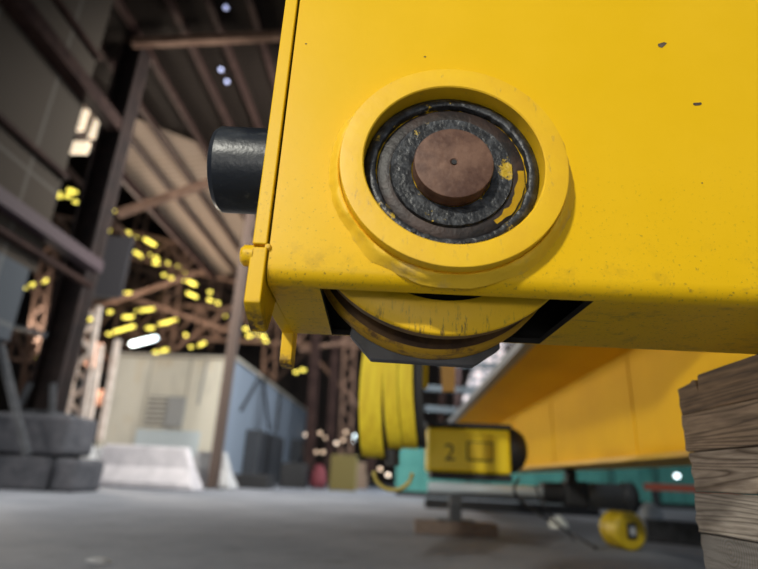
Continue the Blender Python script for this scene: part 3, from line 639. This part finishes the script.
# ================================================================== CRANE END TRUCK
TR = R(3.0)
T = thing('crane_end_truck', 'big yellow crane end truck box with round wheel hub, resting on the timber stack', 'crane truck', (.06, .6, 0), TR)
zb = .636; ZT = 1.36; XR = 2.4; XL = -.2262; D = .268; rr = .022
prof = [(0, ZT)]
for z in (1.2, 1.05, .95, .85, .78, .72, .68): prof.append((0, z))
for k in range(7): a = PI/2*k/6; prof.append((rr-rr*math.cos(a), zb+rr-rr*math.sin(a)))
for v_ in (.06, .12, .18, D-rr): prof.append((v_, zb))
for k in range(1, 7): a = PI/2*k/6; prof.append((D-rr+rr*math.sin(a), zb+rr-rr*math.cos(a)))
for z in (.8, 1.1, ZT): prof.append((D, z))
xs = [XL, -.18, -.163, .0, .12, .176, .24, .5, .9, 1.4, 2.0, XR]
bm = bmesh.new(); grid = []
for x in xs: grid.append([bm.verts.new((x, p[0], p[1])) for p in prof])
for i in range(len(xs)-1):
    for j in range(len(prof)-1):
        v0, v1 = prof[j][0], prof[j+1][0]
        slot = xs[i] >= -.164 and xs[i+1] <= .177 and v0 >= rr-.001 and v1 <= D-rr+.001 and prof[j][1] < .66
        if slot: continue
        bm.faces.new((grid[i][j], grid[i+1][j], grid[i+1][j+1], grid[i][j+1]))
for i in range(len(xs)-1): bm.faces.new((grid[i][0], grid[i+1][0], grid[i+1][-1], grid[i][-1]))
o = obj('box_body', bm, yel, T)
o.data.materials.append(mat('dark_box_inside', (.012, .010, .008), .8)); s = o.modifiers.new('thickness', 'SOLIDIFY'); s.thickness = .009; s.offset = -1; s.material_offset = 1; s.material_offset_rim = 1
sharp(o, 40)
# paint chips on the face
chipm = mat('bare_chip', (.16, .12, .09), .7)
def loc(px, py, v=0):   # point on the truck face in truck coordinates
    d = ray(px, py); n = Vector((-math.sin(TR), math.cos(TR), 0)); p0 = T.location+n*v
    t_ = (p0-Vector((0, 0, H))).dot(n)/d.dot(n); w_ = Vector((0, 0, H))+d*t_-T.location
    return Vector((w_.x*math.cos(TR)+w_.y*math.sin(TR), v, w_.z))
for (x, y, s_, seed) in ((662, 45, .0075, 1), (697, 104, .0055, 2), (306, 44, .002, 3), (702, 183, .0016, 4), (425, 57, .0018, 5)):
    c = loc(x, y); bm = bmesh.new(); vs_ = []
    rnd = random.Random(seed)
    for k in range(9): a = 2*PI*k/9; q_ = s_*(.45+.6*rnd.random()); vs_.append(bm.verts.new((c.x+1.15*q_*math.cos(a)+q_*.3*math.sin(a), -.0004, c.z+q_*.8*math.sin(a))))
    f = bm.faces.new(vs_); bmesh.ops.solidify(bm, geom=[f], thickness=.0003)
    obj('paint_chip', bm, chipm, T)
# hub ring
hc = loc(454.5, 160.5, -.03); HX, HZ = hc.x, hc.z
print('HUB', HX, HZ)
def hub(o): o.location = (HX, 0, HZ); return o
RO = .1435; RI = .1135
o = hub(obj('bearing_ring', lathe([(RI, -.0005), (RI, -.0285), (RI+.0015, -.030), (RO-.003, -.030), (RO-.001, -.0295), (RO, -.027), (RO, -.0005)], 'Y', 160, closed=True), yel2, T)); sharp(o, 30)
def wob(a, r, t): return (.035*noise.noise(Vector((math.cos(a)*3, math.sin(a)*3, t*30)))+.012*noise.noise(Vector((math.cos(a)*16, math.sin(a)*16, 3)))) if r > .15 else .004*noise.noise(Vector((math.cos(a)*20, math.sin(a)*20, t*90)))
o = hub(obj('weld_bead', lathe([(RO+.0004, -.0006), (RO+.0006, -.013), (RO+.003, -.0145), (RO+.007, -.012), (.1535, -.006), (.1585, -.0006)], 'Y', 220, closed=True, wob=wob), weldm, T)); sharp(o, 60)
# recess: stepped seal and retaining ring
def wob2(a, r, t): return .012*noise.noise(Vector((math.cos(a)*9, math.sin(a)*9, r*60)))
o = hub(obj('grease_seal', lathe([(.052, -.006), (.060, -.008), (.070, -.0065), (.078, -.0075), (.0795, -.005), (.0795, -.0005), (.052, -.0005)], 'Y', 200, closed=True, wob=wob2), grease, T)); sharp(o, 60)
o = hub(obj('seal_plate', lathe([(.080, -.0035), (.0955, -.0035), (.0965, -.0020), (.0965, -.0005), (.080, -.0005)], 'Y', 200, closed=True), seal, T)); sharp(o, 60)
def wob3(a, r, t): return .016*noise.noise(Vector((math.cos(a)*11, math.sin(a)*11, 5))) if r < .1 else 0
o = hub(obj('retaining_ring', lathe([(.098, -.0005), (.098, -.009), (.0995, -.0105), (.1055, -.0105), (.107, -.0095), (.1128, -.006), (.1128, -.0005)], 'Y', 200, closed=True, wob=wob3), grease, T)); sharp(o, 60)
# yellow overspray on seal, right side
bm = bmesh.new(); a0 = []
rnd = random.Random(5)
for k in range(13):
    a = R(-52)+R(56)*k/12; w0 = .083+.004*rnd.random(); w1 = .094+.002*rnd.random()-.004*(k < 3)
    a0.append((bm.verts.new((w0*math.cos(a), -.0042, w0*math.sin(a))), bm.verts.new((w1*math.cos(a), -.0042, w1*math.sin(a)))))
for a, b in zip(a0, a0[1:]): bm.faces.new((a[0], a[1], b[1], b[0]))
bmesh.ops.solidify(bm, geom=bm.faces[:], thickness=.0015); hub(obj('paint_patch', bm, yel2, T))
for k in range(3):
    a = R([-118, -108, -80][k]); bm = lathe([(.0002, 0), (.0028, 0), (.0028, .002), (.0002, .002)], 'Y', 14); o = obj('ring_hole', bm, darkm, T); o.location = (HX+.1025*math.cos(a), -.0128, HZ+.1025*math.sin(a))
# axle pin with centre drill
o = hub(obj('axle_pin', lathe([(.0505, -.0045), (.0505, -.024), (.0495, -.0262), (.047, -.0270), (.0055, -.0272), (.0035, -.0255), (.0008, -.018)], 'Y', 120), rust, T)); sharp(o, 28)
o = hub(obj('centre_hole', lathe([(.0002, -.0274), (.0034, -.0274), (.0034, -.0262), (.0002, -.0262)], 'Y', 24), darkm, T))

# wheel in the slot
RW = .2005
W = thing('x', 'x', 'x'); bpy.data.objects.remove(W)
wh = obj('wheel', lathe([(.150, .082), (.174, .082), (.174, .185), (.150, .185)], 'Y', 128, closed=True), treadm, T); wh.location = (HX, 0, HZ); sharp(wh)
o = obj('front_flange', lathe([(.154, .060), (RW-.003, .060), (RW, .063), (RW, .066), (.154, .0662)], 'Y', 128, closed=True), yelw, wh); sharp(o, 50)
o = obj('flange_rim', lathe([(.176, .0665), (RW-.0002, .0665), (RW-.0015, .088), (RW-.012, .093), (.176, .0935)], 'Y', 128, closed=True), rimm, wh); sharp(o, 50)
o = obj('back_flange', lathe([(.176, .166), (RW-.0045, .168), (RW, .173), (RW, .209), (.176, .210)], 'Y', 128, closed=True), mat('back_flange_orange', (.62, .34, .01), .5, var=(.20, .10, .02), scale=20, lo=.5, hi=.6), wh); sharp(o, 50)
o = obj('flange_shade_ring', lathe([(.176, .162), (RW-.013, .163), (RW-.006, .1655), (.176, .1655)], 'Y', 128, closed=True), treadm, wh)  # dark ring: shade on the back flange's front face, put into colour
o = obj('wheel_disc', lathe([(.04, .078), (.149, .078), (.149, .186), (.04, .186)], 'Y', 96, closed=True), darkm, wh)
o = obj('axle', lathe([(.0385, .008), (.0385, .250)], 'Y', 48), dsteel, wh)
# guard plate behind the wheel
def lp(px, py, v): q_ = loc(px, py, v); return (q_.x, q_.z)
gp = [lp(350, 335, .215), lp(371, 359.5, .215), lp(474, 366, .215), lp(500, 349, .215), (HX+.105, .70), (HX-.12, .70)]
o = obj('wheel_guard', prism(gp, .2125, .235), mat('guard_grey', (.12, .12, .13), .55, var=(.07, .07, .075), scale=20), T); bevel(o, .002)

# end plate with two hanging lugs
def yz(px, py, x):  # point on plane x=const (truck coordinates)
    d = ray(px, py); n = Vector((math.cos(TR), math.sin(TR), 0)); p0 = T.location+n*x
    t_ = (p0-Vector((0, 0, H))).dot(n)/d.dot(n); w_ = Vector((0, 0, H))+d*t_-T.location
    return (-w_.x*math.sin(TR)+w_.y*math.cos(TR), w_.z)
EX0, EX1 = -.2462, -.2288
print('lug', yz(262, 330, EX1), yz(222, 330, EX1), yz(304, 370, EX1), 'plate', [loc(270, 200).x, loc(268, 245).x, loc(252, 245).x, loc(300, 0).x, loc(288, 0).x])
zs = loc(258, 247).z
up = [(-.006, ZT), (-.006, zs+.002), (D+.012, zs+.002), (D+.012, ZT)]
o = obj('end_plate', prism(up, EX0, EX1, 'YZ'), yel, T); bevel(o, .0015)
lowz = loc(250, 312).z
lug = [(-.006, zs-.002), (-.006, .606), (.006, .5975), (.046, .584), (.058, .590), (.086, .638), (.262, .640), (.264, .594), (.270, .588), (.300, .586), (.304, .592), (.304, .66), (.28, zs-.002)]
o = obj('rail_sweep_plate', prism(lug, EX0-.001, EX1+.001, 'YZ'), yellug, T); bevel(o, .0015)
c = loc(248, 254)
o = obj('bolt_head', lathe([(.001, -.016), (.010, -.016), (.0135, -.012), (.0135, 0), (.001, 0)], 'X', 24), yel, T); o.location = (EX0+.002, .006, c.z); sharp(o)
o = obj('tack_weld', lathe([(.0005, -.004), (.003, -.0035), (.0045, 0), (.0005, 0)], 'Y', 12), weldm, T); o.location = (EX1+.001, -.001, zs)
# bumper
bl = 0
cy = .118
bz = None
for _ in range(1):
    # centre height from the photo: cylinder spans y 128..215 near x 240
    d1 = (loc(240, 171, cy))
    bz = d1.z
xl = loc(218, 171, cy).x
print('bumper', xl, bz)
rb = .0655
o = obj('bumper', lathe([(.03, xl+.001), (rb-.010, xl+.0005), (rb-.004, xl+.003), (rb, xl+.010), (rb, EX0-.0005), (.03, EX0-.0005)], 'X', 72), blackm, T); o.location = (0, cy, bz); sharp(o, 25)

# ================================================================== TIMBER STACK
BX = .572
tones = [((.26, .17, .10), (.20, .13, .08)), ((.40, .29, .20), (.32, .23, .155)), ((.47, .385, .31), (.39, .315, .25)), ((.40, .35, .30), (.34, .30, .26)), ((.20, .19, .185), (.14, .135, .13)), ((.22, .19, .16), (.17, .145, .12)), ((.22, .19, .16), (.17, .145, .12))]
lev = [(.567, .6350, 1.138), (.4945, .5660, 1.128), (.4205, .4935, 1.130), (.349, .4195, 1.132), (.238, .3475, 1.118), (.122, .2365, 1.11), (0.0, .1205, 1.11)]
labs = ['split dark brown top timber of the stack under the crane truck', 'second timber from the top of the stack, with bold wavy grain', 'third timber from the top, pale with knotty flowing grain', 'fourth timber from the top, weathered grey with a splintered end',
        'fifth timber from the top, showing grey end-grain rings', 'second timber from the floor in the stack', 'lowest timber of the stack, on the floor']
offs = [.004, -.002, .004, 0, -.004, 0, 0]
for i, ((z0, z1, ye), lab) in enumerate(zip(lev, labs)):
    q = atx(733, 552, BX)
    m = woodmat('timber_wood_%d' % i, *tones[i], 2.3*i+1, end=(i == 4), ctr=(q.y-(ye+.66)/2, q.z-z0), dark=(.12, .082, .055) if i < 3 else (.15, .125, .10))
    bm = bmesh.new(); y0_, x0_ = (.66, 0)
    L_ = ye-y0_; wd = .30
    if i == 0:   # top timber: broken far end with a dropped, cracked shoulder
        h_ = z1-z0; e_ = L_/2; bm.free()
        bm = prism([(-e_, 0), (e_-.004, 0), (e_+.001, .02), (e_-.003, .036), (e_-.001, h_-.015), (e_-.035, h_-.0125), (e_-.055, h_-.010), (e_-.062, h_-.006), (e_-.072, h_-.0085), (e_-.078, h_-.030), (e_-.084, h_-.001), (e_-.092, h_), (-e_, h_)], 0, wd, 'YZ')
    else:
        addbox(bm, (0, -L_/2, 0), (wd, L_/2, z1-z0))
        bmesh.ops.subdivide_edges(bm, edges=bm.edges[:], cuts=15, use_grid_fill=True)
    hz_ = z1-z0
    for v in ([] if i == 0 else bm.verts):
        e = 1 if v.co.y > L_/2-.03 else 0
        v.co.x += .0016*noise.noise(Vector((v.co.y*9, v.co.z*40, i))) if v.co.x < .01 else 0
        if e: v.co.y += .006*noise.noise(Vector((v.co.z*70, v.co.x*9, i*3)))
        if v.co.z < .0005: v.co.z += .0012*abs(noise.noise(Vector((v.co.y*25, 1, i))))
        elif v.co.z > hz_-.0005: v.co.z -= .0012*abs(noise.noise(Vector((v.co.y*25, 2, i))))
        if i == 3 and v.co.y > L_/2-.03: v.co.y -= .012*max(0, v.co.z/hz_-.4)
    o = obj('timber', bm, m); bevel(o, .003 if i else .0015, 2); o.location = (BX+offs[i], (ye+y0_)/2, z0)
    tag(o, lab, 'timber')
